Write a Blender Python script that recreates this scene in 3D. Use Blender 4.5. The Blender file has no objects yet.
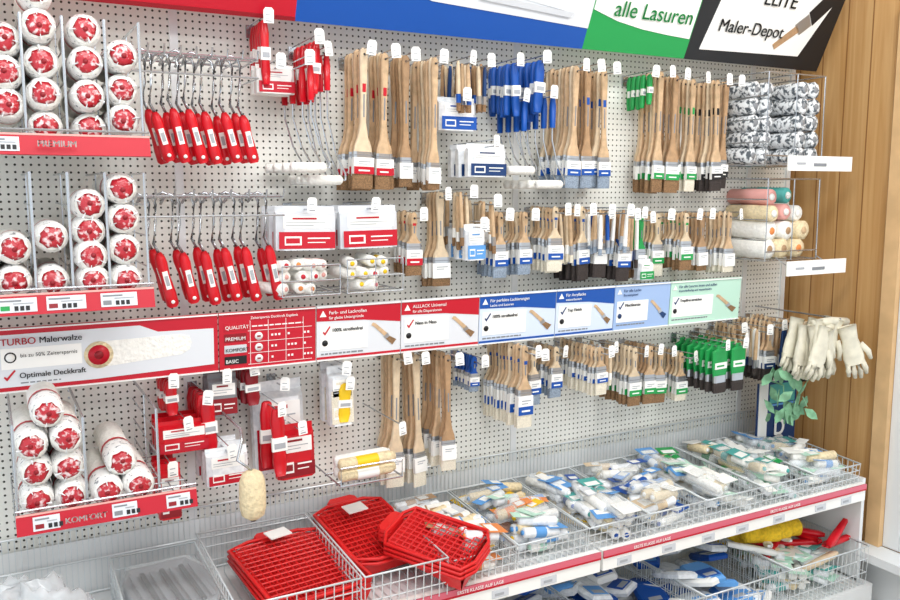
import bpy, math, random
from math import *
from mathutils import Matrix, Vector
random.seed(7)
R=random.random
def U(a,b): return a+(b-a)*R()
C=bpy.context.collection
# ------------------------------------------------------------ materials
MATS={}
def mat(name,col,rough=.5,metal=0,var=0,scale=40,bump=0,alpha=1,trans=0,spec=.4,col2=None,lo=.35,hi=.65):
    if name in MATS: return MATS[name]
    m=bpy.data.materials.new(name);m.use_nodes=True
    nt=m.node_tree;b=nt.nodes["Principled BSDF"]
    b.inputs["Base Color"].default_value=(*col,1)
    b.inputs["Roughness"].default_value=rough
    b.inputs["Metallic"].default_value=metal
    b.inputs["Specular IOR Level"].default_value=spec
    if alpha<1: b.inputs["Alpha"].default_value=alpha
    if var or bump or col2:
        g=nt.nodes.new("ShaderNodeNewGeometry")
        n=nt.nodes.new("ShaderNodeTexNoise");n.inputs["Scale"].default_value=scale;n.inputs["Detail"].default_value=3
        nt.links.new(g.outputs["Position"],n.inputs["Vector"])
        if var or col2:
            r=nt.nodes.new("ShaderNodeValToRGB")
            r.color_ramp.elements[0].position=lo;r.color_ramp.elements[1].position=hi
            r.color_ramp.elements[0].color=(*[max(0,c*(1-var)) for c in col],1)
            r.color_ramp.elements[1].color=(*col2,1) if col2 else (*[min(1,c*(1+var)) for c in col],1)
            nt.links.new(n.outputs["Fac"],r.inputs[0]);nt.links.new(r.outputs[0],b.inputs["Base Color"])
        if bump:
            bp=nt.nodes.new("ShaderNodeBump");bp.inputs["Strength"].default_value=bump;bp.inputs["Distance"].default_value=.004
            nt.links.new(n.outputs["Fac"],bp.inputs["Height"]);nt.links.new(bp.outputs[0],b.inputs["Normal"])
    MATS[name]=m
    return m
def hexc(h):
    v=[int(h[i:i+2],16)/255 for i in (0,2,4)]
    return tuple(c/12.92 if c<=.04045 else ((c+.055)/1.055)**2.4 for c in v)
def M_(name,h,h2=None,**k): return mat(name,hexc(h),col2=hexc(h2) if h2 else None,**k)
M_("board","ecebe3",rough=.6,var=.03,scale=3)
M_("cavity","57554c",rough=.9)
M_("white","f2f1ee",rough=.5)
M_("paper","f6f5f0",rough=.6)
M_("signgrey","dde0e4",rough=.45)
M_("signblue","d3dff0",rough=.45)
M_("ltgrey","cfd2d6",rough=.5)
M_("red","c0142a",rough=.38)
M_("redplastic","cc1020",rough=.28,var=.06,scale=30)
M_("trayred","d81f20",rough=.33)
M_("darkred","8d0f1c",rough=.4)
M_("rollend","b81829","efd6d6",rough=.25,scale=95,bump=.7,lo=.52,hi=.66,spec=.7)
M_("wrap","f7f6f3","8d9094",rough=.3,scale=110,lo=.58,hi=.64,spec=.6)
M_("blue","0f4fa5",rough=.45)
M_("navy","173a6b",rough=.45)
M_("ltblue","9fb9e0",rough=.5)
M_("skyblue","5d9bd8",rough=.5)
M_("green","1e9a4c",rough=.45)
M_("ltgreen","bfe3cf",rough=.5)
M_("black","1b1b1d",rough=.45)
M_("grey","8b8d90",rough=.5)
M_("textgrey","84878b",rough=.6)
M_("textlt","a9acb0",rough=.6)
M_("wood","cbab86",rough=.55,var=.12,scale=60)
M_("wood2","b08d69",rough=.55,var=.12,scale=60)
M_("woodpale","dcc6a6",rough=.55,var=.08,scale=60)
M_("steel","b9bcc0",rough=.3,metal=.85)
M_("chrome","bcc0c4",rough=.25,metal=.8)
M_("wirewhite","d9dedf",rough=.35,metal=.3)
M_("brbrown","8a6a4a",rough=.8,var=.3,scale=300)
M_("brwhite","e4dcc8",rough=.8,var=.1,scale=300)
M_("brdark","3b3330",rough=.8,var=.3,scale=300)
M_("brblue","8d9bab",rough=.7,var=.25,scale=300)
M_("fleece","f3f1ea",rough=.95,var=.05,scale=120,bump=1)
M_("fleececream","e6d3ac",rough=.95,var=.12,scale=120,bump=1)
M_("fleecegrey","565d63","e9ebec",rough=.9,scale=70,bump=1,lo=.42,hi=.54)
M_("yellow","f0c619",rough=.45)
M_("yellowroll","eec32a",rough=.9,var=.15,scale=90,bump=1)
M_("orange","e78b4a",rough=.5)
M_("pink","e3a49c",rough=.6)
M_("railpink","d9697a",rough=.4)
M_("teal","4fa7a0",rough=.5)
M_("cloth","dcd6c2",rough=.9,var=.1,scale=25,bump=.6)
M_("leaf","7fb08a",rough=.8,var=.3,scale=30)
M_("shelfmetal","e8e9e8",rough=.35,metal=.1)
M_("film","eef2f4",rough=.12,alpha=.28,spec=.8)
M_("filmbag","e8ecef",rough=.12,alpha=.42,spec=.9,bump=1,scale=22)
M_("frost","dfe3e6","f6f8f9",rough=.25,scale=60,spec=.7)
# ------------------------------------------------------------ mesh builder
class MB:
    def __init__(s): s.v=[];s.f=[];s.m=[];s.names=[];s.M=Matrix.Identity(4);s.smooth=[]
    def mi(s,n):
        if n not in s.names: s.names.append(n)
        return s.names.index(n)
    def add(s,vs,fs,mt,sm=False):
        o=len(s.v)
        for p in vs: s.v.append((s.M@Vector(p))[:])
        i=s.mi(mt)
        for f in fs: s.f.append(tuple(o+k for k in f));s.m.append(i);s.smooth.append(sm)
    def box(s,x0,x1,y0,y1,z0,z1,mt):
        vs=[(x,y,z) for x in (x0,x1) for y in (y0,y1) for z in (z0,z1)]
        s.add(vs,[(0,1,3,2),(4,6,7,5),(0,4,5,1),(2,3,7,6),(0,2,6,4),(1,5,7,3)],mt)
    def poly(s,pts,y,mt,th=.001):
        n=len(pts)
        vs=[(p[0],y,p[1]) for p in pts]+[(p[0],y-th,p[1]) for p in pts]
        s.add(vs,[tuple(range(n)),tuple(range(2*n-1,n-1,-1))]+[(i,i+n,(i+1)%n+n,(i+1)%n) for i in range(n)],mt)
    def loft(s,secs,mt,cap=True,sm=False,n=8):
        vs=[]
        for cx,cy,z,a,b in secs:
            if n==8:
                r=[(1,.45),(.75,1),(-.75,1),(-1,.45),(-1,-.45),(-.75,-1),(.75,-1),(1,-.45)]
            else: r=[(cos(2*pi*k/n),sin(2*pi*k/n)) for k in range(n)]
            vs+=[(cx+a*u,cy+b*w,z) for u,w in r]
        fs=[]
        for j in range(len(secs)-1):
            for k in range(n):
                fs.append((j*n+k,j*n+(k+1)%n,(j+1)*n+(k+1)%n,(j+1)*n+k))
        if cap: fs+= [tuple(range(n)),tuple(range(len(vs)-1,len(vs)-n-1,-1))]
        s.add(vs,fs,mt,sm)
    def tube(s,path,r,mt,n=5,closed=False):
        P=[Vector(p) for p in path];L=len(P);vs=[]
        for i,p in enumerate(P):
            if closed: d=P[(i+1)%L]-P[i-1]
            else: d=P[min(i+1,L-1)]-P[max(i-1,0)]
            if d.length<1e-9: d=Vector((0,0,1))
            d.normalize()
            a=d.orthogonal() if abs(d.x)+abs(d.y)<.01 else d.cross(Vector((0,0,1)))
            a.normalize();b=d.cross(a)
            rr=r[i] if isinstance(r,(list,tuple)) else r
            vs+=[tuple(p+a*rr*cos(2*pi*k/n)+b*rr*sin(2*pi*k/n)) for k in range(n)]
        fs=[]
        for j in range(L if closed else L-1):
            j2=(j+1)%L
            for k in range(n): fs.append((j*n+k,j*n+(k+1)%n,j2*n+(k+1)%n,j2*n+k))
        if not closed: fs+=[tuple(range(n-1,-1,-1)),tuple(range((L-1)*n,L*n))]
        s.add(vs,fs,mt,n>5)
    def lathe(s,p,ax,prof,mt,n=20,jit=0,caps=True):
        p=Vector(p);ax=Vector(ax).normalized();a=ax.orthogonal().normalized();b=ax.cross(a);vs=[]
        for d,r in prof:
            for k in range(n):
                q=r*(1+jit*(R()-.5));vs.append(tuple(p+ax*d+a*q*cos(2*pi*k/n)+b*q*sin(2*pi*k/n)))
        fs=[]
        for j in range(len(prof)-1):
            for k in range(n): fs.append((j*n+k,j*n+(k+1)%n,(j+1)*n+(k+1)%n,(j+1)*n+k))
        if caps: fs+=[tuple(range(n-1,-1,-1)),tuple(range((len(prof)-1)*n,len(prof)*n))]
        s.add(vs,fs,mt,True)
    def obj(s,name,loc=(0,0,0),rot=None,parent=None):
        me=bpy.data.meshes.new(name);me.from_pydata(s.v,[],s.f)
        for n in s.names: me.materials.append(MATS[n])
        me.polygons.foreach_set("material_index",s.m);me.polygons.foreach_set("use_smooth",s.smooth)
        me.update()
        o=bpy.data.objects.new(name,me);C.objects.link(o);o.location=loc
        if rot: o.rotation_euler=rot
        if parent: o.parent=parent
        return o
def text(parent,body,x,z,size,mt,y=-.006,name="lettering",sx=1):
    c=bpy.data.curves.new(name,'FONT');c.body=body;c.size=size;c.extrude=.0003
    c.materials.append(MATS[mt])
    o=bpy.data.objects.new(name,c);C.objects.link(o);o.location=(x,y,z);o.rotation_euler=(pi/2,0,0);o.parent=parent;o.scale=(sx,1,1)
    return o
# ------------------------------------------------------------ room shell
XW=2.68;ZC=2.9;XL=-1.6;YR=-4.2
def shell(name,x0,x1,y0,y1,z0,z1,mt):
    b=MB();b.box(x0,x1,y0,y1,z0,z1,mt);return b.obj(name)
M_("plaster","dcd6c8",rough=.9,var=.03,scale=4)
shell("wall_back",XL,XW+.1,.06,.16,0,ZC,"plaster")
mw=bpy.data.materials.new("pine_boards");mw.use_nodes=True;nt=mw.node_tree;b=nt.nodes["Principled BSDF"];b.inputs["Roughness"].default_value=.45
tc=nt.nodes.new("ShaderNodeNewGeometry");sep=nt.nodes.new("ShaderNodeSeparateXYZ");nt.links.new(tc.outputs["Position"],sep.inputs[0])
def mth(op,a,bv=None):
    n=nt.nodes.new("ShaderNodeMath");n.operation=op
    if hasattr(a,"links"): nt.links.new(a,n.inputs[0])
    else: n.inputs[0].default_value=a
    if bv is not None:
        if hasattr(bv,"links"): nt.links.new(bv,n.inputs[1])
        else: n.inputs[1].default_value=bv
    return n.outputs[0]
yy=mth('MULTIPLY',sep.outputs[1],1/.095)
fr=mth('FRACT',yy);fl=mth('FLOOR',yy)
groove=mth('LESS_THAN',fr,.05)
mp=nt.nodes.new("ShaderNodeMapping");mp.inputs["Scale"].default_value=(24,24,1.0);nt.links.new(tc.outputs["Position"],mp.inputs[0])
nz=nt.nodes.new("ShaderNodeTexNoise");nz.inputs["Scale"].default_value=1.4;nz.inputs["Detail"].default_value=5;nz.inputs["Distortion"].default_value=1.0
nt.links.new(mp.outputs[0],nz.inputs["Vector"])
rp=nt.nodes.new("ShaderNodeValToRGB");rp.color_ramp.elements[0].position=.3;rp.color_ramp.elements[1].position=.7
rp.color_ramp.elements[0].color=(*hexc("bb8a50"),1);rp.color_ramp.elements[1].color=(*hexc("d3a870"),1)
nt.links.new(nz.outputs["Fac"],rp.inputs[0])
wn=nt.nodes.new("ShaderNodeTexWhiteNoise");wn.noise_dimensions='1D';nt.links.new(fl,wn.inputs["W"])
hs=nt.nodes.new("ShaderNodeHueSaturation");nt.links.new(rp.outputs[0],hs.inputs["Color"])
vv=mth('ADD',mth('MULTIPLY',wn.outputs["Value"],.2),.88);nt.links.new(vv,hs.inputs["Value"])
mx=nt.nodes.new("ShaderNodeMix");mx.data_type='RGBA';nt.links.new(groove,mx.inputs[0]);nt.links.new(hs.outputs[0],mx.inputs[6]);mx.inputs[7].default_value=(*hexc("8a5c2e"),1)
nt.links.new(mx.outputs[2],b.inputs["Base Color"]);MATS["pine"]=mw
M_("pineframe","d6b080",rough=.45,var=.08,scale=12)
b=MB()
WY0,WY1,WZ0,WZ1=-.44,-1.7,.36,2.12
b.box(XW,XW+.1,WY0,.16,0,ZC,"pine")
b.box(XW,XW+.1,YR,WY1,0,ZC,"pine")
b.box(XW,XW+.1,WY1,WY0,0,WZ0,"pine")
b.box(XW,XW+.1,WY1,WY0,WZ1,ZC,"pine")
b.obj("wall_right")
b=MB()
M_("winwhite","e3e6e6",rough=.4)
M_("gasket","9aa3a2",rough=.4)
b.box(XW-.02,XW,WY0-.002,WY0+.05,WZ0+.001,WZ1+.06,"pineframe")
b.box(XW-.02,XW,WY1-.06,WY1,WZ0+.001,WZ1+.06,"pineframe")
b.box(XW-.02,XW,WY1,WY0-.002,WZ1,WZ1+.06,"pineframe")
b.box(XW-.10,XW+.004,WY1-.06,WY0+.06,WZ0-.03,WZ0,"winwhite")
b.box(XW-.015,XW,WY1-.06,WY0+.06,0,WZ0-.03,"winwhite")
for ya,yb in ((WY0-.06,WY0-.001),(WY1+.001,WY1+.06)): b.box(XW+.005,XW+.06,ya,yb,WZ0+.001,WZ1-.001,"winwhite")
for ya,yb in ((WY0-.068,WY0-.061),(WY1+.061,WY1+.068)): b.box(XW+.015,XW+.05,ya,yb,WZ0+.06,WZ1-.06,"gasket")
b.box(XW+.006,XW+.059,WY1+.061,WY0-.061,WZ0+.001,WZ0+.055,"winwhite");b.box(XW+.006,XW+.059,WY1+.061,WY0-.061,WZ1-.055,WZ1-.001,"winwhite")
b.box(XW+.007,XW+.058,(WY0+WY1)/2-.03,(WY0+WY1)/2+.03,WZ0+.056,WZ1-.056,"winwhite")
b.obj("window_1")
M_("floortile","b5aca0",rough=.5,var=.06,scale=5)
shell("floor",XL,XW+.1,YR,.16,-.1,0,"floortile")
M_("ceil","f0efec",rough=.9)
shell("ceiling",XL,XW+.1,YR,.16,ZC,ZC+.1,"ceil")
# ------------------------------------------------------------ pegboard with real holes
b=MB()
pitch=.0168;rh=.0029
def pegpanel(x0,x1,z0,z1,y):
    nx=int(round((x1-x0)/pitch));px=(x1-x0)/nx;nz_=int(round((z1-z0)/pitch));pz=(z1-z0)/nz_
    vs=[];fs=[]
    sq=[(-1,-1),(0,-1),(1,-1),(1,0),(1,1),(0,1),(-1,1),(-1,0)]
    for i in range(nx):
        for j in range(nz_):
            cx=x0+(i+.5)*px;cz=z0+(j+.5)*pz;o=len(vs)
            for u,w in sq: vs.append((cx+u*px/2,y,cz+w*pz/2))
            for u,w in sq:
                l=hypot(u,w);vs.append((cx+u/l*rh,y,cz+w/l*rh))
            for k in range(8): fs.append((o+k,o+(k+1)%8,o+8+(k+1)%8,o+8+k))
    o=len(b.v);b.v+=vs;mi=b.mi("board");b.f+=[tuple(o+q for q in f) for f in fs];b.m+=[mi]*len(fs);b.smooth+=[False]*len(fs)
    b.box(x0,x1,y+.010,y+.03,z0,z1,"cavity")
ZB=.72
for x0,x1 in ((-.57,.43),(.44,1.42),(1.44,2.42),(2.44,2.62)): pegpanel(x0,x1,ZB,2.3,-.002)
for x in (.435,1.43,2.43): b.box(x-.010,x+.010,-.005,0,.05,2.3,"shelfmetal")
b.box(-.6,2.64,.0,.03,2.3,2.32,"shelfmetal");b.box(2.62,2.64,-.01,.03,.05,2.3,"shelfmetal")
b.box(-.6,2.62,.005,.03,.05,ZB,"board")
b.obj("pegboard_panel")
# ------------------------------------------------------------ header signs
def sign(x0,x1,base):
    s=MB();w=x1-x0;s.box(0,w,0,.008,0,.36,base);return s,w
TL=.42
s,w=sign(.0,.70,"red");s.box(0,w,-.002,0,0,.010,"darkred")
s.obj("red_header_sign",loc=(0,-.13,2.005),rot=(TL,0,0))
s,w=sign(.70,1.575,"blue")
s.poly([(.16,.36),(.26,.115),(.36,.085),(w,.060),(w,.36)],0,"signgrey",.002)
s.poly([(.46,.36),(.55,.13),(.80,.10),(.72,.36)],-.002,"frost",.002)
s.poly([(.50,.105),(.80,.085),(.81,.10),(.51,.12)],-.004,"ltgrey",.003)
o=s.obj("blue_header_sign",loc=(.70,-.13,2.005),rot=(TL,0,0))
s,w=sign(1.575,1.975,"green")
s.poly([(.005,.36),(.005,.115),(.1,.090),(.2,.075),(.3,.067),(w-.005,.062),(w-.005,.36)],0,"paper",.002)
o=s.obj("green_header_sign",loc=(1.575,-.13,2.005),rot=(TL,0,0))
text(o,"alle Lasuren",.075,.105,.064,"green");text(o,"alle Lasuren",.0757,.1055,.064,"green")
s,w=sign(1.975,2.6,"black")
s.poly([(.05,.035),(.50,.045),(.60,.28),(.60,.36),(.10,.36)],0,"paper",.002)
s.poly([(.36,.075),(.375,.06),(.46,.125),(.44,.145)],-.003,"wood2",.001)
s.poly([(.43,.145),(.465,.115),(.505,.15),(.475,.185)],-.003,"steel",.001)
s.poly([(.475,.19),(.51,.15),(.60,.25),(.57,.30)],-.003,"black",.001)
o=s.obj("black_header_sign",loc=(1.975,-.13,2.005),rot=(TL,0,0))
for d in (0,.0008): text(o,"Maler-Depot",.095+d,.098,.056,"black")
for d in (0,.001): text(o,"ELITE",.25+d,.195,.065,"black")
# ------------------------------------------------------------ mid sign strip
def strip(x0,x1,kind,T=None):
    s=MB();w=x1-x0-.003;H=.143
    base={"turbo":"red","grid":"red","red":"signgrey","blue":"signblue","lb":"ltblue","lg":"ltgreen"}[kind]
    s.box(0,w,0,.005,0,H,base)
    for zz in (0,H-.004): s.box(0,w,-.004,0,zz,zz+.003,"white")
    def lines(x,z,n,l,c="textgrey",dz=.009,h=.0035):
        for k in range(n):
            xx=x
            while xx<x+l*(.7 if k==n-1 and n>1 else 1):
                q=U(.006,.016);s.box(xx,min(xx+q,x+l),-.0012,0,z-k*dz,z-k*dz+h,c);xx+=q+.003
    if kind=="turbo":
        s.poly([(.0,.012),(.0,.128),(.40,.128),(.44,.11),(w-.01,.108),(w-.01,.02),(.3,.012)],0,"signgrey",.001)
        s.box(.115,.275,-.002,0,.052,.098,"paper");s.lathe((.133,-.001,.078),(0,-1,0),[(0,.012),(.0015,.012)],"black",16);s.lathe((.133,-.001,.078),(0,-1,0),[(0,.009),(.0025,.009)],"paper",16)
        s.poly([(.118,.034),(.124,.026),(.142,.048),(.139,.05),(.124,.033),(.12,.037)],-.001,"red",.001)
        s.poly([(.31,.038),(.49,.052),(.51,.062),(.515,.08),(.51,.095),(.49,.10),(.31,.098),(.29,.09),(.285,.05)],-.001,"fleece",.001)
        s.lathe((.31,-.002,.068),(0,-1,0),[(0,.031),(.0012,.031)],"fleececream",24)
        s.lathe((.31,-.003,.068),(0,-1,0),[(0,.023),(.0015,.023)],"red",20)
        s.lathe((.31,-.004,.068),(0,-1,0),[(0,.010),(.002,.010)],"darkred",14)
        lines(.152,.064,1,.11,h=.003)
        lines(.15,.018,1,.08,"textgrey",h=.003)
    elif kind=="grid":
        for k in range(4): s.box(.012,.066,-.0015,0,.014+k*.028,.034+k*.028,["black","ltgrey","darkred","red"][k])
        for xx in (.075,.12,.165,.21): s.box(xx,xx+.001,-.0012,0,.01,.12,"white")
        for k in range(4):
            s.box(.07,w-.01,-.0012,0,.010+k*.028,.011+k*.028,"white")
            if k<3:
                s.lathe((.0965,-.001,.024+k*.028),(0,-1,0),[(0,.010),(.0012,.010)],"white",14)
                s.box(.092,.101,-.003,0,.022+k*.028,.026+k*.028,"darkred")
                for c in range(3):
                    for q in range(1+(k+c)%3): s.box(.128+c*.042+q*.009,.133+c*.042+q*.009,-.0015,0,.022+k*.028,.027+k*.028,"white")
        lines(.08,.104,1,.13,"white",h=.003)
    else:
        col={"red":"red","blue":"blue","lb":"ltblue","lg":"ltgreen"}[kind]
        if kind in("red","blue"):
            s.poly([(0,H-.006),(0,.104),(w*.55,.100),(w,.088),(w,H-.006)],0,col,.001);s.box(0,w,-.001,0,.004,.010,col)
        s.poly([(.008,.115),(.017,.131),(.026,.115)],-.001,"paper",.001)
        s.box(.010,w*.60,-.0015,0,.026,.092,"paper")
        s.poly([(.016,.074),(.022,.066),(.037,.088),(.034,.09),(.022,.073),(.018,.077)],-.0015,"red" if kind=="red" else "navy",.001)
        s.lathe((.022,-.001,.046),(0,-1,0),[(0,.008),(.0015,.008)],"black" if kind!="lb" else "navy",12)
        lines(.035,.056,3,w*.36,dz=.0085,h=.0024)
        s.poly([(w*.64,.083),(w*.67,.08),(w*.8,.052),(w*.84,.058),(w*.69,.088),(w*.66,.09)],-.001,"wood",.001)
        s.poly([(w*.79,.050),(w*.82,.044),(w*.87,.05),(w*.84,.06)],-.001,"steel",.001)
        s.poly([(w*.82,.044),(w*.90,.026),(w*.95,.040),(w*.87,.05)],-.001,"brbrown" if kind!="lb" else "navy",.001)
        lines(.012,.015,1,w*.5,h=.004)
    o=s.obj("product_info_sign",loc=(x0,-.163,1.16),rot=(.06,0,0))
    if T:
        tcx="white" if kind in("red","blue") else "navy"
        text(o,T[0],.032,.121,.0125,tcx,y=-.003);text(o,T[1],.032,.108,.0105,tcx,y=-.003)
        for d in (0,.0005): text(o,T[2],.040+d,.075,.0125,"black",y=-.003)
    return o
t1=strip(-.10,.48,"turbo")
for d in (0,.0006): text(t1,"TURBO",.115+d,.106,.021,"red");text(t1,"Malerwalze",.19+d,.107,.019,"black");text(t1,"Optimale Deckkraft",.148+d,.032,.0165,"black")
text(t1,"bis zu 50% Zeitersparnis",.152,.078,.0115,"black")
t2=strip(.48,.726,"grid")
for k,(tt) in enumerate(("BASIC","KOMFORT","PREMIUM","QUALITÄT")): text(t2,tt,.014,.018+k*.028,.012,"white" if k!=1 else "black",y=-.003)
text(t2,"Zeitersparnis Deckkraft Ergebnis",.076,.124,.009,"white",y=-.003)
for x0,x1,k,T in ((.726,.964,"red",("Farb- und Lackrollen","für glatte Untergründe","100% streifenfrei")),(.964,1.207,"red",("ALLLACK Universal","für alle Dispersionen","Nass in Nass")),
    (1.207,1.47,"blue",("Für perfekte Lackierungen","Lacke und Lasuren","100% streifenfrei")),(1.47,1.69,"blue",("Für Acryllacke","wasserbasiert","Top Finish")),
    (1.69,1.918,"lb",("Für alle Lacke","Borstenpinsel","Mischborste")),(1.918,2.234,"lg",("Für alle Lasuren innen und außen","lösemittelhaltig und wasserbasiert","Tropffrei streichen"))): strip(x0,x1,k,T)
# ------------------------------------------------------------ price tag + hook helpers
def tag(s,x,y,z,w=.024,h=.036,c="paper"):
    a=U(-.15,.15)
    M0=s.M.copy();s.M=M0@Matrix.Translation((x,y,z))@Matrix.Rotation(a,4,'Y')@Matrix.Rotation(U(-.35,.35),4,'Z')
    s.loft([(0,0,-h,w/2,.0008),(0,0,-.006,w/2,.0008),(0,0,0,w*.3,.0008)],c)
    s.box(-w*.3,w*.2,-.0014,0,-h*.5,-h*.44,"textlt");s.box(-w*.3,w*.05,-.0014,0,-h*.74,-h*.70,"textlt");s.box(-w*.3,w*.3,-.0014,0,-h*.90,-h*.84,"textgrey")
    s.M=M0
def hook(s,X,Z,y1,tagc="paper",tagged=True):
    s.tube([(X,0,Z+.002),(X,-.01,Z+.002),(X,y1,Z+.004),(X,y1-.008,Z+.014)],.0022,"chrome",5)
    s.box(X-.012,X+.012,-.008,-.0035,Z-.014,Z+.018,"chrome")
    s.tube([(X,-.01,Z+.018),(X,y1-.012,Z+.022)],.0016,"chrome",4)
    if tagged: tag(s,X,y1-.014,Z+.034,c=tagc)
def brush(s,w,h,fr,br,hm="wood",lab="red",bm="brbrown",th=.006,sleeve=True,lh=None,hs=1.0,stk=False):
    s.loft([(0,0,.0,.004,.003),(0,0,-.006,.0085*hs,.004),(0,0,-.03,.010*hs,.005),(0,0,-h*.42,.0076*hs,.005),(0,0,-h*.72,.0072*hs,.005),(0,0,-h*.86,w*.28,.006),(0,0,-h*.94,w*.44,.006),(0,0,-h,w*.48,th)][::-1],hm)
    s.lathe((0,-.0042,-.016),(0,-1,0),[(0,.003),(.0012,.003)],"brdark",8)
    s.loft([(0,0,-h-fr,w*.5,th+.001),(0,0,-h+.002,w*.49,th+.001)],"steel")
    s.box(-w*.5,w*.5,-th-.0018,-th-.0010,-h-fr*.25,-h-fr*.18,"grey")
    s.loft([(0,0,-h-fr-br,w*.53,th*.55),(0,0,-h-fr-br*.6,w*.54,th*1.1),(0,0,-h-fr,w*.49,th)],bm)
    if sleeve:
        lh=lh or .042
        z1=-h-fr*.45;z0=z1-lh
        yy=-th-.0035
        s.box(-w*.53,w*.53,yy,th*.2,z0,z1,"paper")
        s.box(-w*.53,w*.53,yy-.0006,yy,z0,z0+lh*.45,lab)
        s.box(-w*.3,w*.3,yy-.0012,yy,z0+lh*.17,z0+lh*.26,"paper")
        s.box(-w*.3,w*.35,yy-.0008,yy,z0+lh*.72,z0+lh*.78,"textlt");s.box(-w*.3,w*.15,yy-.0008,yy,z0+lh*.58,z0+lh*.63,"textlt")
    # stamped print on the handle
    s.box(-.002,.002,-.0056,-.0048,-h*.66,-h*.44,"textgrey")
    if stk and lab!="paper": s.box(-.0048,.0048,-.0060,-.0048,-h*.42,-h*.34,lab)
def at(s,x,y,z,ry=0,rz=0,rx=0):
    s.M=Matrix.Translation((x,y,z))@Matrix.Rotation(rz,4,'Z')@Matrix.Rotation(rx,4,'X')@Matrix.Rotation(ry,4,'Y')
def bundle(X,t1,zt,zb,w,hm="wood",lab="red",bm="brbrown",hf=.62,ff=.14,sp=.019,name="hanging_paintbrushes",jit=.035,hs=1,tags=True,lh=None,sleeve=True):
    s=MB();y=-.035;H=zt-zb;k=0
    alt={"wood":"woodpale","wood2":"wood"}.get(hm,hm);stk=R()<.5
    while y>-t1-.004:
        at(s,X+U(-.003,.003),y,zt+.008+U(-.004,.004),ry=U(-jit,jit),rz=U(-.2,.2))
        brush(s,w*U(.92,1.05),H*hf,H*ff,H*(1-hf-ff),hm if k%3 else alt,lab,bm,hs=hs,lh=lh,sleeve=sleeve,stk=stk);y-=sp;k+=1
    s.M=Matrix.Identity(4)
    hook(s,X,zt-.012,-t1-.035,tagged=tags)
    return s.obj(name)
# row 1
A=dict(hf=.74,ff=.08)
bundle(.874,.157,1.941,1.587,.052,lab="red",bm="brbrown",hs=1.15,**A)
bundle(.943,.141,1.941,1.59,.040,lab="red",bm="brbrown",hs=1.1,**A)
bundle(1.009,.124,1.940,1.595,.036,lab="paper",bm="brbrown",hm="wood2",hf=.78,ff=.08,hs=1.1)
bundle(1.070,.168,1.933,1.589,.034,lab="paper",bm="brbrown",hf=.80,ff=.07)
bundle(1.529,.165,1.943,1.594,.052,lab="blue",bm="brblue",hs=1.15,**A)
bundle(1.60,.14,1.949,1.594,.042,lab="blue",bm="brblue",hm="wood2",hs=1.1,**A)
bundle(1.675,.12,1.949,1.594,.040,lab="blue",bm="brblue",hs=1.1,**A)
bundle(1.885,.13,1.951,1.578,.050,lab="green",bm="brbrown",hs=1.1,**A)
bundle(1.95,.13,1.948,1.58,.046,lab="green",bm="brbrown",hm="wood2",hs=1.1,**A)
bundle(2.04,.125,1.943,1.584,.044,lab="green",bm="brwhite",hs=1.1,**A)
bundle(2.128,.131,1.942,1.584,.048,lab="black",bm="brdark",hs=1.1,**A)
bundle(2.19,.125,1.942,1.59,.040,lab="black",bm="brdark",hm="wood2",**A)
# row 2
bundle(1.024,.138,1.528,1.357,.042,lab="red",bm="brbrown",hf=.5,ff=.2)
bundle(1.119,.098,1.581,1.315,.048,lab="paper",bm="brbrown",hf=.70,ff=.12,hs=1.2)
bundle(1.300,.13,1.523,1.335,.045,lab="blue",bm="brblue",hf=.5,ff=.22)
bundle(1.382,.136,1.522,1.339,.048,lab="blue",bm="brblue",hf=.5,ff=.22)
bundle(1.475,.163,1.536,1.345,.046,lab="blue",bm="brwhite",hf=.5,ff=.22)
bundle(1.575,.150,1.534,1.313,.046,lab="blue",bm="brdark",hf=.5,ff=.2)
bundle(1.645,.150,1.524,1.318,.042,lab="paper",bm="brdark",hf=.5,ff=.2,hm="wood2")
bundle(1.72,.177,1.519,1.311,.046,lab="blue",bm="brdark",hf=.5,ff=.2)
bundle(1.835,.118,1.506,1.308,.044,hm="green",lab="paper",bm="brbrown",hf=.55,ff=.2)
bundle(1.925,.107,1.513,1.308,.044,lab="green",bm="brwhite",hf=.5,ff=.2)
bundle(1.995,.160,1.514,1.329,.044,lab="green",bm="brbrown",hf=.5,ff=.2)
bundle(2.08,.13,1.514,1.32,.042,lab="paper",bm="brbrown",hf=.6,ff=.2,hm="wood2")
bundle(2.166,.167,1.512,1.312,.046,lab="paper",bm="brwhite",hf=.62,ff=.16)
# row 3
bundle(.975,.13,1.144,.764,.048,lab="paper",bm="brwhite",hf=.74,ff=.08,hs=1.15,sp=.026)
bundle(1.035,.12,1.136,.753,.042,lab="paper",bm="brwhite",hf=.74,ff=.08,hs=1.15,sp=.026)
bundle(1.105,.185,1.138,.806,.040,lab="paper",bm="brwhite",hf=.74,ff=.08,hm="wood2",sp=.026)
bundle(1.215,.138,1.113,1.01,.030,hm="blue",lab="blue",bm="brblue",hf=.5,ff=.2,lh=.025)
bundle(1.326,.239,1.147,.909,.048,lab="blue",bm="brwhite",hf=.54,ff=.15,lh=.055)
bundle(1.405,.16,1.117,.95,.040,lab="blue",bm="brblue",hf=.45,ff=.22)
bundle(1.490,.146,1.117,.962,.042,lab="blue",bm="brblue",hf=.42,ff=.25)
bundle(1.594,.225,1.120,.973,.038,lab="blue",bm="brwhite",hf=.42,ff=.25,lh=.03)
bundle(1.775,.177,1.096,.908,.046,lab="green",bm="brbrown",hf=.5,ff=.22,hm="woodpale")
bundle(1.86,.15,1.09,.90,.044,lab="green",bm="brbrown",hf=.5,ff=.22,hm="wood2")
bundle(1.94,.122,1.072,.886,.044,lab="green",bm="brbrown",hf=.5,ff=.22)
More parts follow.
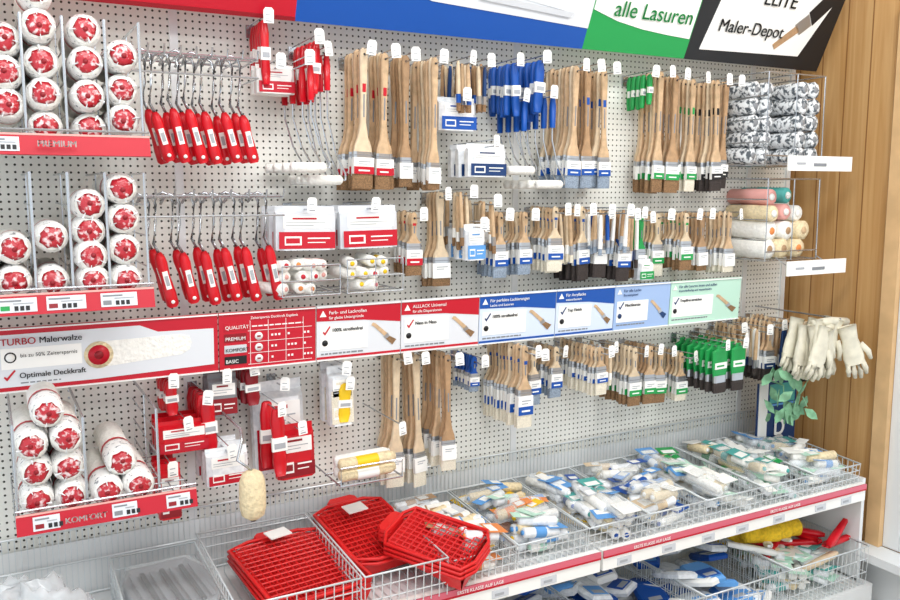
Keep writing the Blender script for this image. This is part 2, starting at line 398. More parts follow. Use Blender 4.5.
bundle(2.031,.126,1.047,.881,.044,lab="green",bm="brwhite",hf=.5,ff=.22)
bundle(2.27,.109,1.121,.922,.042,lab="black",bm="brblue",hf=.5,ff=.2)
bundle(2.36,.2,1.136,.925,.044,lab="navy",bm="brdark",hf=.5,ff=.2)
bundle(2.452,.269,1.136,.925,.044,lab="navy",bm="brdark",hf=.5,ff=.2)
# ------------------------------------------------------------ boxed / carded packs
def pack(X0,X1,z0,z1,t0,t1,face="red",top="paper",clear=False,name="carded_pack",hk=True,big=.42,title=None):
    s=MB();w=X1-X0;h=z1-z0;xm=(X0+X1)/2
    n=max(1,int((t1-t0)/.04))
    for k in range(n):
        ya=-t0-(t1-t0)*k/n;yb=-t0-(t1-t0)*(k+.85)/n
        at(s,xm+U(-.002,.002),0,z0,ry=U(-.02,.02))
        s.loft([(0,(ya+yb)/2,0,w/2,(ya-yb)/2),(0,(ya+yb)/2,h*.82,w/2,(ya-yb)/2),(0,(ya+yb)/2-.0,h*.88,w/2,.0012),(0,(ya+yb)/2,h,w/2,.0012)],"frost" if clear else top)
        s.box(-w*.47,w*.47,yb-.001,yb,h*.04,h*big,face)
        s.box(-w*.38,-w*.1,yb-.0016,yb,h*.12,h*.32,"paper");s.box(-w*.36,-w*.13,yb-.002,yb,h*.16,h*.28,face)
        s.box(0,w*.38,yb-.0016,yb,h*.26,h*.29,"paper");s.box(0,w*.3,yb-.0016,yb,h*.17,h*.19,"paper")
        s.box(-w*.4,w*.4,yb-.001,yb,h*.5,h*.78,"paper")
        s.box(-w*.25,w*.15,yb-.0016,yb,h*.70,h*.74,face)
        s.box(-w*.36,w*.3,yb-.0016,yb,h*.62,h*.635,"textlt");s.box(-w*.36,w*.1,yb-.0016,yb,h*.56,h*.575,"textlt")
    s.M=Matrix.Identity(4)
    if hk: hook(s,xm,z1-.012,-t1-.02)
    return s.obj(name)
pack(.631,.787,1.445,1.555,.02,.17,face="red",top="signgrey",name="carded_roller_box")
pack(.80,.96,1.445,1.555,.02,.17,face="red",top="signgrey",name="carded_roller_box")
pack(1.165,1.285,1.63,1.72,.05,.19,face="navy",top="paper",clear=True,name="brush_set_pack",big=.4)
pack(1.10,1.215,1.755,1.845,.05,.15,face="blue",top="paper",clear=True,name="brush_set_pack")
pack(1.17,1.23,1.40,1.50,.03,.17,face="skyblue",clear=True,name="brush_set_pack")
pack(1.23,1.29,1.40,1.49,.03,.10,face="blue",name="brush_set_pack",clear=True)
pack(1.81,1.87,1.31,1.375,.10,.15,face="green",clear=True,name="brush_set_pack",hk=False)
pack(.605,.70,1.83,1.90,.05,.13,face="red",name="scraper_pack")
pack(.33,.45,.975,1.05,.05,.18,face="red",top="redplastic",name="red_scraper_box",big=.35)
pack(.43,.53,.89,.98,.08,.22,face="red",clear=True,name="roller_refill_pack",big=.3)
pack(.46,.53,1.04,1.145,.05,.14,face="darkred",top="grey",name="roller_refill_pack")
pack(.77,.835,.975,1.135,.04,.15,face="brwhite",clear=True,name="foam_brush_pack",big=.6)
pack(.32,.37,.83,.96,.1,.22,face="darkred",top="redplastic",name="red_scraper_box")
pack(.585,.72,.86,1.10,.03,.10,face="red",clear=True,name="paint_pad_pack",big=.5)
pack(.62,.72,.86,1.00,.12,.17,face="darkred",top="redplastic",name="paint_pad_pack",big=.3)
# ------------------------------------------------------------ narrow hooks with red plastic scrapers
def scraper(s,L,c="redplastic",w=.02):
    s.loft([(0,0,-L,w*.35,.006),(0,0,-L*.8,w*.5,.008),(0,0,-L*.5,w*.42,.008),(0,0,-L*.2,w*.5,.008),(0,0,-.004,w*.35,.006),(0,0,0,w*.2,.004)],c,sm=True)
    s.box(-w*.55,w*.55,-.0095,.0,-L*.62,-L*.42,"paper");s.box(-w*.4,w*.4,-.0105,0,-L*.58,-L*.5,"textlt")
def scrapers(X,t1,z1,L,name="red_handled_scrapers",c="redplastic",w=.028,n=5):
    s=MB()
    for k in range(n):
        at(s,X+U(-.004,.004),-.03-(t1-.03)*k/max(1,n-1),z1,ry=U(-.06,.06));scraper(s,L*U(.9,1.05),c,w)
    s.M=Matrix.Identity(4);hook(s,X,z1-.01,-t1-.02);return s.obj(name)
scrapers(.625,.13,2.0,.15,w=.022);scrapers(.735,.17,1.955,.14,n=6,w=.022);scrapers(.37,.14,1.145,.09)
scrapers(.445,.16,1.10,.14,w=.035);scrapers(.565,.12,1.15,.1,c="darkred",w=.035)
scrapers(.61,.2,1.06,.17,w=.035,n=3);scrapers(1.845,.12,1.95,.1,c="green",w=.016,name="green_mini_scrapers",n=5)
scrapers(.815,.14,1.09,.11,c="yellow",w=.035,name="yellow_foam_brushes",n=3)
scrapers(1.325,.15,1.945,.14,c="blue",w=.024,name="blue_handled_scrapers",n=6)
scrapers(1.40,.17,1.955,.16,c="blue",w=.030,name="blue_handled_scrapers",n=6)
# ------------------------------------------------------------ fine brush sets
def thin_set(X,t1,z1,L,n,c1,c2,name,lab="paper"):
    s=MB()
    for k in range(n):
        at(s,X+U(-.022,.022),-.04-(t1-.04)*(k/n),z1+U(-.01,.005),ry=U(-.08,.08))
        s.loft([(0,0,-L*.8,.005,.005),(0,0,-L*.4,.0055,.005),(0,0,-L*.1,.005,.004),(0,0,0,.003,.003)],random.choice(c1))
        s.loft([(0,0,-L*.84,.0062,.0052),(0,0,-L*.66,.0062,.0056)],random.choice([lab,"steel","paper"]))
        s.loft([(0,0,-L,.006,.003),(0,0,-L*.82,.006,.005)],c2)
    s.M=Matrix.Identity(4);hook(s,X,z1-.01,-t1-.02);return s.obj(name)
thin_set(1.16,.18,1.935,.13,18,["wood","wood2","navy","woodpale"],"brbrown","fine_paintbrushes","blue")
thin_set(1.225,.16,1.935,.12,16,["wood","navy","wood2","woodpale"],"brbrown","fine_paintbrushes","blue")
thin_set(1.18,.15,1.585,.15,12,["wood","woodpale"],"brbrown","fine_paintbrushes")
thin_set(1.255,.15,1.56,.14,12,["wood","woodpale"],"brbrown","fine_paintbrushes","blue")
thin_set(1.53,.15,1.53,.15,12,["wood","wood2","woodpale"],"brwhite","fine_paintbrushes","blue")
thin_set(1.62,.20,1.53,.12,20,["blue","paper","wood"],"brblue","fine_paintbrushes","blue")
thin_set(1.69,.20,1.53,.12,20,["wood","paper","wood2"],"brblue","fine_paintbrushes","blue")
thin_set(1.78,.16,1.52,.17,14,["wood","paper","woodpale"],"brdark","fine_paintbrushes","blue")
thin_set(1.68,.16,1.11,.12,14,["wood","woodpale","paper"],"brwhite","fine_paintbrushes","blue")
thin_set(2.2,.2,1.10,.16,20,["wood","woodpale"],"brdark","fine_paintbrushes")
thin_set(2.31,.2,1.12,.16,20,["wood","woodpale","paper"],"brdark","fine_paintbrushes","navy")
thin_set(2.42,.3,1.12,.16,24,["wood","navy","paper"],"brdark","fine_paintbrushes","navy")
def tray_set(X0,X1,z0,z1,t0,t1,c,name,n=6,bm=None):
    s=MB();w=(X1-X0)
    for k in range(n):
        y=-t0-(t1-t0)*k/(n-1)
        at(s,(X0+X1)/2,y,z1,ry=U(-.03,.03))
        h=z1-z0
        s.loft([(0,0,-h,w*.42,.004),(0,0,-h*.7,w*.5,.006),(0,0,-.02,w*.5,.006),(0,0,-.012,w*.2,.004),(0,0,0,w*.16,.003)],c)
        if bm:
            s.loft([(0,0,-h-.02,w*.41,.007),(0,0,-h+.004,w*.41,.007)],"steel")
            s.loft([(0,0,-h-.055,w*.40,.005),(0,0,-h-.03,w*.42,.008),(0,0,-h-.02,w*.40,.006)],bm)
        s.box(-w*.4,w*.4,-.0075,0,-h*.75,-h*.55,"paper");s.box(-w*.3,w*.2,-.0085,0,-h*.68,-h*.63,"green")
    s.M=Matrix.Identity(4);hook(s,(X0+X1)/2,z1-.01,-t1-.02);return s.obj(name)
tray_set(2.06,2.125,.985,1.09,.05,.22,"green","green_wide_brushes",7,"brdark")
tray_set(2.145,2.21,.985,1.09,.05,.22,"green","green_wide_brushes",7,"brdark")
def minirollers(X,t1,z1,L,n,name,fm="fleece"):
    s=MB()
    for k in range(n):
        y=-.04-(t1-.04)*k/max(1,n-1);x=X+U(-.003,.003)+k*.004
        s.tube([(x,y,z1),(x,y,z1-L*.5),(x+.02,y,z1-L*.78),(x+.045,y,z1-L*.95),(x+.045,y-.0,z1-L)],.0024,"chrome",5)
        s.tube([(x+.045,y,z1-L),(x-.055,y,z1-L)],.002,"chrome",5)
        s.lathe((x-.055,y,z1-L),(1,0,0),[(0,.008),(.003,.0125),(.04,.013),(.085,.0125),(.09,.008)],fm,12,.05)
        s.loft([(x,y,z1-.09,.007,.007),(x,y,z1-.03,.008,.008),(x,y,z1,.005,.005)],"redplastic" if X<1 else "blue",sm=True)
    hook(s,X,z1-.01,-t1-.02);return s.obj(name)
minirollers(.70,.2,1.90,.25,4,"mini_paint_rollers");minirollers(.76,.16,1.93,.31,4,"mini_paint_rollers")
minirollers(1.42,.18,1.86,.25,5,"mini_paint_rollers");minirollers(1.35,.15,1.85,.2,4,"mini_paint_rollers")
# ------------------------------------------------------------ roller frames with red handles
def rollerframe(s,x,y,zt,zm,zb):
    s.tube([(x-.045,y+.03,zt-.020),(x-.042,y,zt-.004),(x-.03,y,zt+.003),(x-.014,y,zt-.004),(x-.008,y,zt-.02),(x-.010,y,(zt+zm)/2),(x-.016,y,zm+.02),(x-.006,y,zm)],.0036,"chrome",6)
    at(s,x-.006,y,zm,ry=-.22+U(-.05,.05))
    L=zm-zb
    s.loft([(0,0,-L,.009,.008),(0,0,-L+.006,.0145,.012),(0,0,-L*.75,.0145,.0125),(0,0,-L*.45,.0112,.010),(0,0,-L*.2,.0135,.011),(0,0,-.012,.0115,.010),(0,0,0,.006,.006)],"redplastic",sm=True,n=10)
    s.box(-.006,.006,-.0128,-.005,-L*.66,-L*.34,"paper");s.box(-.004,.004,-.0132,-.005,-L*.60,-L*.42,"textlt")
    s.lathe((0,-.009,-L+.014),(0,-1,0),[(0,.0045),(.005,.0045)],"paper",8)
    s.M=Matrix.Identity(4)
def frames(xs,zt,zm,zb,name):
    s=MB()
    for i,x in enumerate(xs):
        for k in range(2): rollerframe(s,x+k*.006,-.10-.05*k,zt+U(-.004,.004),zm+U(-.006,.006),zb+U(-.004,.004))
    x0,x1=min(xs)-.05,max(xs)+.03
    for y in (-.03,-.13,-.17): s.tube([(x0,y,zt-.004),(x1,y,zt-.004)],.003,"chrome",5)
    for x in [x0+(x1-x0)*k/8 for k in range(9)]: s.tube([(x,0,zt-.01),(x,-.19,zt-.006),(x,-.195,zt+.012)],.0025,"chrome",5)
    s.tube([(x0,0,zt-.05),(x0,-.19,zt-.05),(x1,-.19,zt-.05),(x1,0,zt-.05)],.0022,"chrome",5)
    return s.obj(name)
frames([.357,.397,.432,.468,.514,.558],1.905,1.775,1.655,"roller_frames_on_rack")
frames([.352,.406,.455,.503,.553,.612],1.585,1.455,1.323,"roller_frames_on_rack")
# ------------------------------------------------------------ big paint roller stacks
def roller(s,x,z,y1=-.34,L=.25,r=.0315,fm="fleece",core="rollend"):
    s.lathe((x,y1,z),(0,1,0),[(0,r*.55),(.003,r*.8),(.010,r*.97),(.02,r),(L*.5,r*1.0),(L-.012,r),(L,r*.8)],fm,20,.06)
    s.lathe((x,y1+.006,z),(0,1,0),[(0,r*.9),(.008,r*1.02),(.06,r*1.03)],"wrap",20,.03,False)
    s.lathe((x,y1+.075,z),(0,1,0),[(0,r*1.045),(.012,r*1.045)],"red",20,0,False)
    s.lathe((x,y1-.004,z),(0,1,0),[(0,r*.42),(.002,r*.56),(.005,r*.72)],core,16,.22)
    s.lathe((x+U(-.1,.1)*r,y1-.006,z+U(-.1,.1)*r),(0,1,0),[(0,r*.13),(.003,r*.19)],"darkred",9)
    for k in range(4):
        a=k*2*pi/4+U(-.6,.6);ca,sa=cos(a),sin(a);q=U(.75,.98);b0=U(.5,.65)
        s.tube([(x+ca*r*b0,y1-.005,z+sa*r*b0),(x+ca*r*q,y1-.0005,z+sa*r*q)],[.0007,U(.0012,.003)],"frost",4)
def stack(cols):
    for x,zs in cols:
        for z in zs: roller(s,x+U(-.003,.003),z+U(-.003,.003),y1=-.335+U(-.012,.012))
p=.064
s=MB()
stack([(-.07,[1.725+p*k for k in range(5)]),(-.005,[1.73+p*k for k in range(4)]),(.052,[1.757+p*k for k in range(3)]),(.119,[1.72,1.784,1.848,1.912,1.976]),(.20,[1.72+p*k for k in range(4)]),(.265,[1.735+p*k*1.02 for k in range(3)])])
s.obj("paint_roller_stack")
s=MB();stack([(-.07,[1.41,1.475]),(-.01,[1.41,1.475]),(.05,[1.415,1.479]),(.116,[1.415,1.50]),(.19,[1.41,1.462,1.512,1.565]),(.255,[1.412,1.474,1.537,1.60])]);s.obj("paint_roller_stack")
s=MB();stack([(.06,[.962,1.024,1.086]),(.125,[.962,1.026,1.088]),(.092,[1.145]),(.195,[.965]),(.262,[.965]),(.228,[1.022])]);s.obj("paint_roller_stack")
def rshelf(x0,x1,zf,ztop,yf,divs,name,labh=.042,lc="red",T=()):
    s=MB();r=.0025
    for i in range(9):
        y=-.01-(-yf-.01)*i/8;s.tube([(x0,y,zf),(x1,y,zf)],.0018,"chrome",4)
    for x in [x0+(x1-x0)*k/10 for k in range(11)]: s.tube([(x,0,zf-.003),(x,yf,zf-.003)],.0018,"chrome",4)
    for x in divs:
        s.tube([(x,-.0,zf),(x,-.0,ztop),(x,yf+.01,ztop),(x,yf+.01,zf)],.003,"chrome",5)
        for k in range(1,4): 
            zz=zf+(ztop-zf)*k/4;s.tube([(x,0,zz),(x,yf+.01,zz)],.0018,"chrome",4)
        s.tube([(x,yf*.5,zf),(x,yf*.5,ztop)],.0018,"chrome",4)
    s.tube([(x0,yf,zf+.03),(x1,yf,zf+.03)],r,"chrome",5)
    s.M=Matrix.Translation((0,yf-.012,zf-.018))@Matrix.Rotation(-.25,4,'X')
    s.box(x0,x1,0,.006,0,labh,lc);s.box(x0,x1,-.001,0,labh-.004,labh,"pink")
    for xx,ww in T:
        s.box(xx,xx+ww,-.0015,0,.006,labh-.008,"signgrey")
        s.box(xx+.004,xx+.020,-.0025,0,.010,labh*.45,random.choice(["green","textgrey","darkred"]));s.box(xx+.026,xx+ww-.006,-.0025,0,.022,.024,"textlt");s.box(xx+.004,xx+ww*.6,-.0025,0,.027,.030,"textgrey")
        for q in range(3): s.box(xx+.028+q*.010,xx+.035+q*.010,-.0025,0,.009,.018,"black")
    s.M=Matrix.Identity(4)
    return s.obj(name)
o=rshelf(-.3,.31,1.682,1.93,-.35,[-.04,.085,.158,.235,.3],"roller_wire_shelf",T=((-.1,.08),(.01,.06)))
for d in (0,.0005): text(o,"PREMIUM",.10+d,1.679,.017,"paper",y=-.372)
rshelf(-.3,.305,1.372,1.63,-.35,[-.04,.085,.152,.222,.298],"roller_wire_shelf",T=((-.1,.08),(.015,.068),(.10,.072),(.20,.07)))
o=rshelf(.02,.375,.925,1.13,-.35,[.025,.155,.3],"roller_wire_shelf",T=((.05,.05),(.20,.05),(.31,.05)))
for d in (0,.0005): text(o,"KOMFORT",.108+d,.922,.017,"paper",y=-.372)
# ------------------------------------------------------------ mini roller refills in wire cradle
def cradle(x0,x1,z0,z1,t1,cols,name):
    s=MB()
    for x in (x0,x1,(x0+x1)/2): s.tube([(x,0,z0),(x,-t1,z0),(x,-t1,z1)],.002,"chrome",5)
    for k in range(5): s.tube([(x0,-t1*k/4,z0),(x1,-t1*k/4,z0)],.0018,"chrome",4)
    for k in range(3): s.tube([(x0,-t1,z0+(z1-z0)*k/2),(x1,-t1,z0+(z1-z0)*k/2)],.002,"chrome",5)
    r=.0145
    nx=int((x1-x0)/(2*r+.003))
    for i in range(nx):
        for j in range(int((z1-z0+.02)/(2*r))):
            if R()<.08: continue
            x=x0+r+.004+i*(2*r+.003)+(j%2)*.006+U(-.003,.003);z=z0+r+.002+j*2*r+U(-.002,.002)
            y=-t1+.012+U(0,.025);ax=(U(-.7,.2),1,U(-.1,.1))
            s.lathe((x,y,z),ax,[(0,r*.7),(.004,r),(.09,r),(.1,r*.7)],"fleece",12,.06)
            c=random.choice(cols);s.lathe((x,y-.003,z),ax,[(0,r*.35),(.005,r*.5)],c,10)
            if R()<.6: s.lathe((x,y+.02,z),(ax[0],1,ax[2]),[(0,r*1.05),(.03,r*1.05)],random.choice(["paper",c]),12,0,False)
    return s.obj(name)
cradle(.63,.78,1.335,1.41,.2,["red","orange","pink"],"mini_roller_refills")
cradle(.80,.955,1.335,1.42,.2,["yellow","red","yellow"],"mini_roller_refills")
# ------------------------------------------------------------ hanging cream roller & refills pack
s=MB()
s.tube([(.49,.0,1.05),(.49,-.3,1.05),(.485,-.33,1.03),(.47,-.34,.99),(.5,-.35,.965)],.0034,"chrome",6)
s.lathe((.5,-.35,.85),(0,0,1),[(0,.012),(.01,.026),(.03,.030),(.06,.031),(.09,.029),(.108,.022),(.115,.01)],"fleececream",20,.05)
s.lathe((.5,-.35,.845),(0,0,1),[(0,.006),(.006,.01)],"brdark",10)
s.obj("lambskin_roller")
s=MB()
for k in range(4):
    z=.872+.028*(k//2);y=-.2-.034*(k%2)
    s.lathe((.755,y,z),(1,0,.02),[(0,.01),(.005,.016),(.14,.016),(.155,.01)],"fleececream" if k%2 else "fleece",14,.05)
    s.lathe((.80,y,z),(1,0,.02),[(0,.0172),(.06,.0172)],"yellow" if k==3 else "paper",14,0,False)
s.tube([(.75,0,.853),(.75,-.26,.853),(.92,-.26,.853),(.92,0,.853)],.0025,"chrome",5);s.tube([(.75,-.26,.853),(.75,-.26,.90),(.92,-.26,.90),(.92,-.26,.853)],.0025,"chrome",5)
s.tube([(.75,-.15,.853),(.92,-.15,.853)],.0025,"chrome",5);tag(s,.92,-.262,1.0)
s.tube([(.92,0,.99),(.92,-.26,.99)],.002,"chrome",5)
s.obj("foam_roller_pack")
# ------------------------------------------------------------ right-hand racks
def rack_wire(x0,x1,z0,z1,t1,lz,name):
    s=MB()
    for x in (x0,(x0+x1)/2,x1): s.tube([(x,0,z1),(x,-t1,z1),(x,-t1,z0),(x,0,z0)],.003,"chrome",5)
    for k in range(6): s.tube([(x0,-t1*k/5,z0),(x1,-t1*k/5,z0)],.002,"chrome",4)
    for k in range(1,4): s.tube([(x0,0,z0+(z1-z0)*k/4),(x0,-t1,z0+(z1-z0)*k/4)],.002,"chrome",4)
    for z in (z0+.03,z1): s.tube([(x0,-t1,z),(x1,-t1,z)],.0025,"chrome",5)
    s.box(x0+.02,x1+.06,-t1-.075,-t1-.07,lz,lz+.048,"paper");s.box(x0+.06,x0+.10,-t1-.077,-t1-.075,lz+.02,lz+.027,"textlt");s.box(x0+.14,x0+.2,-t1-.077,-t1-.075,lz+.015,lz+.025,"textgrey")
    for x in (x0+.05,x1): s.tube([(x,-t1,z0+.01),(x,-t1-.07,lz+.02)],.002,"chrome",4)
    s.obj(name)
def rollrow(s,x,z,yf,L,r,fm,end):
    s.lathe((x,yf,z),(U(-.06,.06),1,U(-.03,.03)),[(0,r*.6),(.006,r),(L*.3,r*.97),(L*.33,r*1.03),(L*.6,r*.96),(L*.63,r*1.02),(L-.01,r),(L,r*.6)],fm,16,.10)
    s.lathe((x,yf-.002,z),(0,1,0),[(0,r*.35),(.006,r*.5)],end,12)
rack_wire(2.24,2.51,1.675,1.97,.24,1.655,"wire_roller_rack")
s=MB()
for j in range(5):
    rollrow(s,2.275+U(-.004,.004),1.708+j*.054,-.16,.13,.027,"fleecegrey","grey")
    rollrow(s,2.335+U(-.004,.004),1.708+j*.054,-.16,.13,.027,"fleecegrey","grey")
for j in range(5):
    rollrow(s,2.415+U(-.004,.004),1.708+j*.054,-.235,.2,.027,"fleecegrey","grey")
    rollrow(s,2.475+U(-.004,.004),1.708+j*.054,-.235,.2,.027,"fleecegrey","grey")
s.obj("grey_paint_rollers")
rack_wire(2.26,2.51,1.36,1.63,.24,1.315,"wire_roller_rack")
s=MB()
for i,x in enumerate((2.30,2.37,2.44)):
    for j in range(2): rollrow(s,x+j*.02,1.397+j*.06,-.235+U(0,.03),.2,.032,random.choice(["fleececream","fleece"]),random.choice(["wood2","orange","wood"]))
for i,(x,z,fm) in enumerate(((2.31,1.515,"fleececream"),(2.38,1.52,"pink"),(2.45,1.515,"fleece"),(2.33,1.57,"pink"),(2.42,1.575,"teal"))):
    s.lathe((x,-.225+.01*i,z),(U(-.12,.12),1,0),[(0,.02),(.005,.027),(.07,.027),(.071,.028),(.12,.028),(.121,.027),(.19,.027),(.195,.02)],fm,14,.04)
    s.lathe((x,-.23+.01*i,z),(0,1,0),[(0,.010),(.005,.013)],"paper",10)
s.obj("coloured_paint_rollers")
# gloves hanging in a bunch
s=MB()
def glove(x,y,z,a,b):
    at(s,x,y,z,ry=a,rz=b)
    s.loft([(0,0,-.135,.032,.010),(0,0,-.11,.036,.014),(0,0,-.075,.033,.013),(0,0,-.05,.027,.011),(0,0,-.02,.030,.013),(0,0,0,.032,.014)],"cloth",sm=True,n=10)
    for k in range(4):
        fx=-.025+.0165*k;L=(.045,.056,.06,.05)[k]
        s.tube([(fx,0,-.125),(fx*1.15,-.004,-.125-L*.6),(fx*1.2,.002,-.125-L)],[.0095,.0092,.006],"cloth",8)
    s.tube([(.030,0,-.07),(.048,-.006,-.10),(.052,-.004,-.128)],[.011,.010,.006],"cloth",8)
for k in range(12):
    glove(2.37+.020*(k%9)+U(-.008,.008),-.29-.028*(k%4),1.17-U(0,.03),U(-.35,.35),U(-.6,.6))
s.M=Matrix.Identity(4)
s.tube([(2.38,-.345,1.155),(2.46,-.35,1.16),(2.55,-.345,1.15)],.014,"cloth",8)
s.tube([(2.5,0,1.165),(2.5,-.36,1.165)],.003,"chrome",5)
s.obj("work_gloves_bundle")
s=MB()
for k in range(34):
    at(s,2.37+U(-.06,.08),-.27+U(-.05,.05),.91+U(-.10,.08),ry=U(-1,1),rz=U(-1,1),rx=U(-.5,.5))
    s.poly([(0,-.025),(.013,-.008),(.015,.01),(0,.035),(-.015,.01),(-.013,-.008)],0,"leaf",.002)
s.M=Matrix.Identity(4);s.tube([(2.38,-.0,.95),(2.37,-.25,.93),(2.36,-.27,.80)],.003,"leaf",5)
s.obj("green_leaf_decoration")
s=MB();s.box(0,.20,-.006,0,0,.23,"navy");s.box(.005,.05,-.007,0,.0,.23,"paper");s.box(.06,.19,-.007,0,.15,.22,"teal");s.box(.06,.19,-.0075,0,.14,.147,"skyblue")
o=s.obj("blue_poster_box",loc=(2.38,-.13,.68));text(o,"b",.08,.03,.13,"paper",y=-.009)
# ------------------------------------------------------------ bottom shelf
s=MB()
YF=-.43
s.box(-.6,2.57,YF+.01,-.01,.585,.6,"shelfmetal")
for x0,x1 in ((-.6,.435),(.44,1.435),(1.445,2.57)):
    s.box(x0,x1,YF-.012,YF+.01,.548,.606,"paper");s.box(x0,x1,YF-.016,YF-.011,.590,.606,"railpink");s.box(x0,x1,YF-.0165,YF-.011,.585,.590,"red")
    xx=x0+.05
    while xx<x1-.12:
        s.box(xx,xx+.05,YF-.0145,YF-.011,.554,.575,"ltgrey");s.box(xx+.008,xx+.035,YF-.0155,YF-.011,.560,.567,"textlt");xx+=U(.12,.2)
s.box(-.6,2.57,-.47,-.01,.235,.255,"shelfmetal");s.box(-.6,2.57,-.485,-.47,.2,.262,"shelfmetal")
s.box(2.57,2.585,-.43,0,.05,.62,"shelfmetal");s.box(-.6,2.57,-.40,-.38,0,.08,"grey");
s.box(2.57,2.585,-.48,0,.05,.262,"shelfmetal")
ob=s.obj("gondola_shelf_base")
for xx in (.98,1.55,2.1): text(ob,"ERSTE KLASSE AUF LAGE",xx,.5925,.0125,"paper",y=YF-.018)
s=MB();x=-.55
while x<2.6:
    s.tube([(x,-.018,.60),(x,-.018,.775)],.0016,"wirewhite",4);x+=.0135
for z in (.605,.69,.775): s.tube([(-.57,-.020,z),(2.6,-.020,z)],.0028,"wirewhite",5)
s.box(-.57,2.6,-.012,-.008,.6,.74,"shelfmetal")
s.obj("wire_back_fence")
def basket(s,x0,x1,ya,yb,z0,zb,zf,st=.02,r=.0014):
    n=max(2,int((x1-x0)/st));m=max(2,int(abs(yb-ya)/st))
    for i in range(n+1):
        x=x0+(x1-x0)*i/n;s.tube([(x,ya,zb),(x,ya,z0),(x,yb,z0),(x,yb-.006,zf)],r,"wirewhite",4)
    for i in range(1,m):
        y=ya+(yb-ya)*i/m;zt=zb+(zf-zb)*i/m
        for x in (x0,x1): s.tube([(x,y,z0),(x,y,zt)],r,"wirewhite",4)
    R4=.0028
    s.tube([(x0,ya,zb),(x1,ya,zb),(x1,yb-.006,zf),(x0,yb-.006,zf)],R4,"wirewhite",6,closed=True)
    for q in (.33,.66):
        s.tube([(x0,ya,z0+(zb-z0)*q),(x1,ya,z0+(zb-z0)*q),(x1,yb,z0+(zf-z0)*q),(x0,yb,z0+(zf-z0)*q)],.0018,"wirewhite",5,closed=True)
s=MB()
bx=[.44,.70,.96,1.17,1.40,1.62,1.84,2.08,2.32,2.555]
for i in range(2,9): basket(s,bx[i]+.004,bx[i+1]-.004,-.05,-.425,.603,.70,.675)
s.obj("wire_shelf_baskets")
s=MB();basket(s,.43,.72,-.06,-.45,.603,.72,.70,.022);basket(s,.73,.95,-.06,-.45,.603,.72,.70,.022);s.obj("wire_tray_baskets")
s=MB()
for a,c in ((1.08,1.43),(1.44,1.8),(1.81,2.17),(2.18,2.56)): basket(s,a,c,-.05,-.47,.258,.40,.40,.022)
s.obj("wire_lower_baskets")
def smallpack(s,cx,cy,z,ang,L,c,kind,film=True,rx=0):
    s.M=Matrix.Translation((cx,cy,z))@Matrix.Rotation(ang,4,'Z')@Matrix.Rotation(U(-.2,.2),4,'Y')@Matrix.Rotation(rx,4,'X')
    r=.0145
    for k in range(2 if kind else 1):
        yo=(k-.5)*.03 if kind else 0
        m=random.choice(["fleece","fleece","frost","frost","fleececream"])
        s.lathe((-L/2,yo,r),(1,0,0),[(0,r*.7),(.004,r),(L-.004,r),(L,r*.7)],m,10,.06)
        s.lathe((L/2,yo,r),(1,0,0),[(0,r*.5),(.004,r*.45)],c,8)
        if R()<.5: s.lathe((-L*.1,yo,r),(1,0,0),[(0,r*1.06),(L*.3,r*1.06)],c,10,0,False)
    w=.032 if kind else .017
    s.box(-L*.5-.02,-L*.15,-w,w,r*2,r*2+.0012,c)
    s.box(-L*.45,-L*.2,-w*.7,w*.7,r*2+.0012,r*2+.0018,"paper")
    if film: s.loft([(-L*.0,0,-.001,L*.5+.015,w),(0,0,r*1.6,L*.5+.008,w*1.02),(0,0,r*2+.003,L*.5,w*.85)],"film")
    s.M=Matrix.Identity(4)
pal=[["orange","skyblue","yellow","wood2","ltgrey","paper"],["yellow","skyblue","ltblue","ltgreen","orange","paper"],["yellow","teal","blue","ltgrey","skyblue","paper"],["skyblue","blue","ltblue","woodpale","paper"],["skyblue","green","paper","ltgreen","paper"],["teal","ltgreen","paper","green"],["ltgreen","skyblue","paper","teal"]]
for i in range(2,9):
    s=MB();x0,x1=bx[i]+.012,bx[i+1]-.012;main=random.choice([0,0,pi/2,pi/2])
    for lay in range(4):
        for k in range(9):
            L=U(.085,.12)
            smallpack(s,U(x0+.05,x1-.05),-.09-.29*(k+.5)/9+U(-.01,.01),.608+lay*.026,main+random.choice([0,pi])+U(-.4,.4),L,random.choice(pal[i-2]),R()<.4,film=R()<.4)
    s.obj("mini_roller_refill_pile")
s=MB()
for k in range(60):
    x=U(1.12,2.13);y=-.1-U(0,.32);z=.262+U(0,.13)
    at(s,x,y,z,rz=U(-.6,.6),ry=U(-.2,.2),rx=U(-.4,.1))
    s.loft([(0,0,0,.045,.07),(0,0,.012,.048,.072),(0,0,.020,.040,.065)],random.choice(["blue","skyblue","frost","paper","frost","blue","frost","paper"]))
    s.box(-.030,.030,-.055,.0,.020,.0215,random.choice(["paper","blue","skyblue"]));s.box(-.02,.02,-.05,-.03,.0215,.0225,"textlt")
s.obj("masking_film_packs")
s=MB()
for k in range(9):
    s.lathe((2.19+.05*(k%3),-.12-.07*(k//3),.375+.03*(k//3)),(1,-.35,0),[(0,.015),(.006,.030),(.05,.031),(.052,.029),(.055,.031),(.13,.031),(.14,.018)],"yellowroll",16,.04)
for k in range(16):
    at(s,2.32+U(-.10,.17),-.26-U(0,.18),.37+U(0,.06),rz=U(-1.5,1.5),rx=pi/2+U(-.3,.3))
    s.loft([(0,0,-.17,.009,.007),(0,0,-.08,.014,.009),(0,0,-.02,.014,.009),(0,0,0,.007,.005)],random.choice(["redplastic","redplastic","woodpale","paper"]),sm=True)
s.M=Matrix.Identity(4)
for k in range(36):
    smallpack(s,2.34+U(-.10,.15),-.1-U(0,.30),.265+U(0,.085),U(0,3),.11,random.choice(["paper","ltgreen","teal"]),True,film=False)
s.obj("yellow_rollers_and_tools")
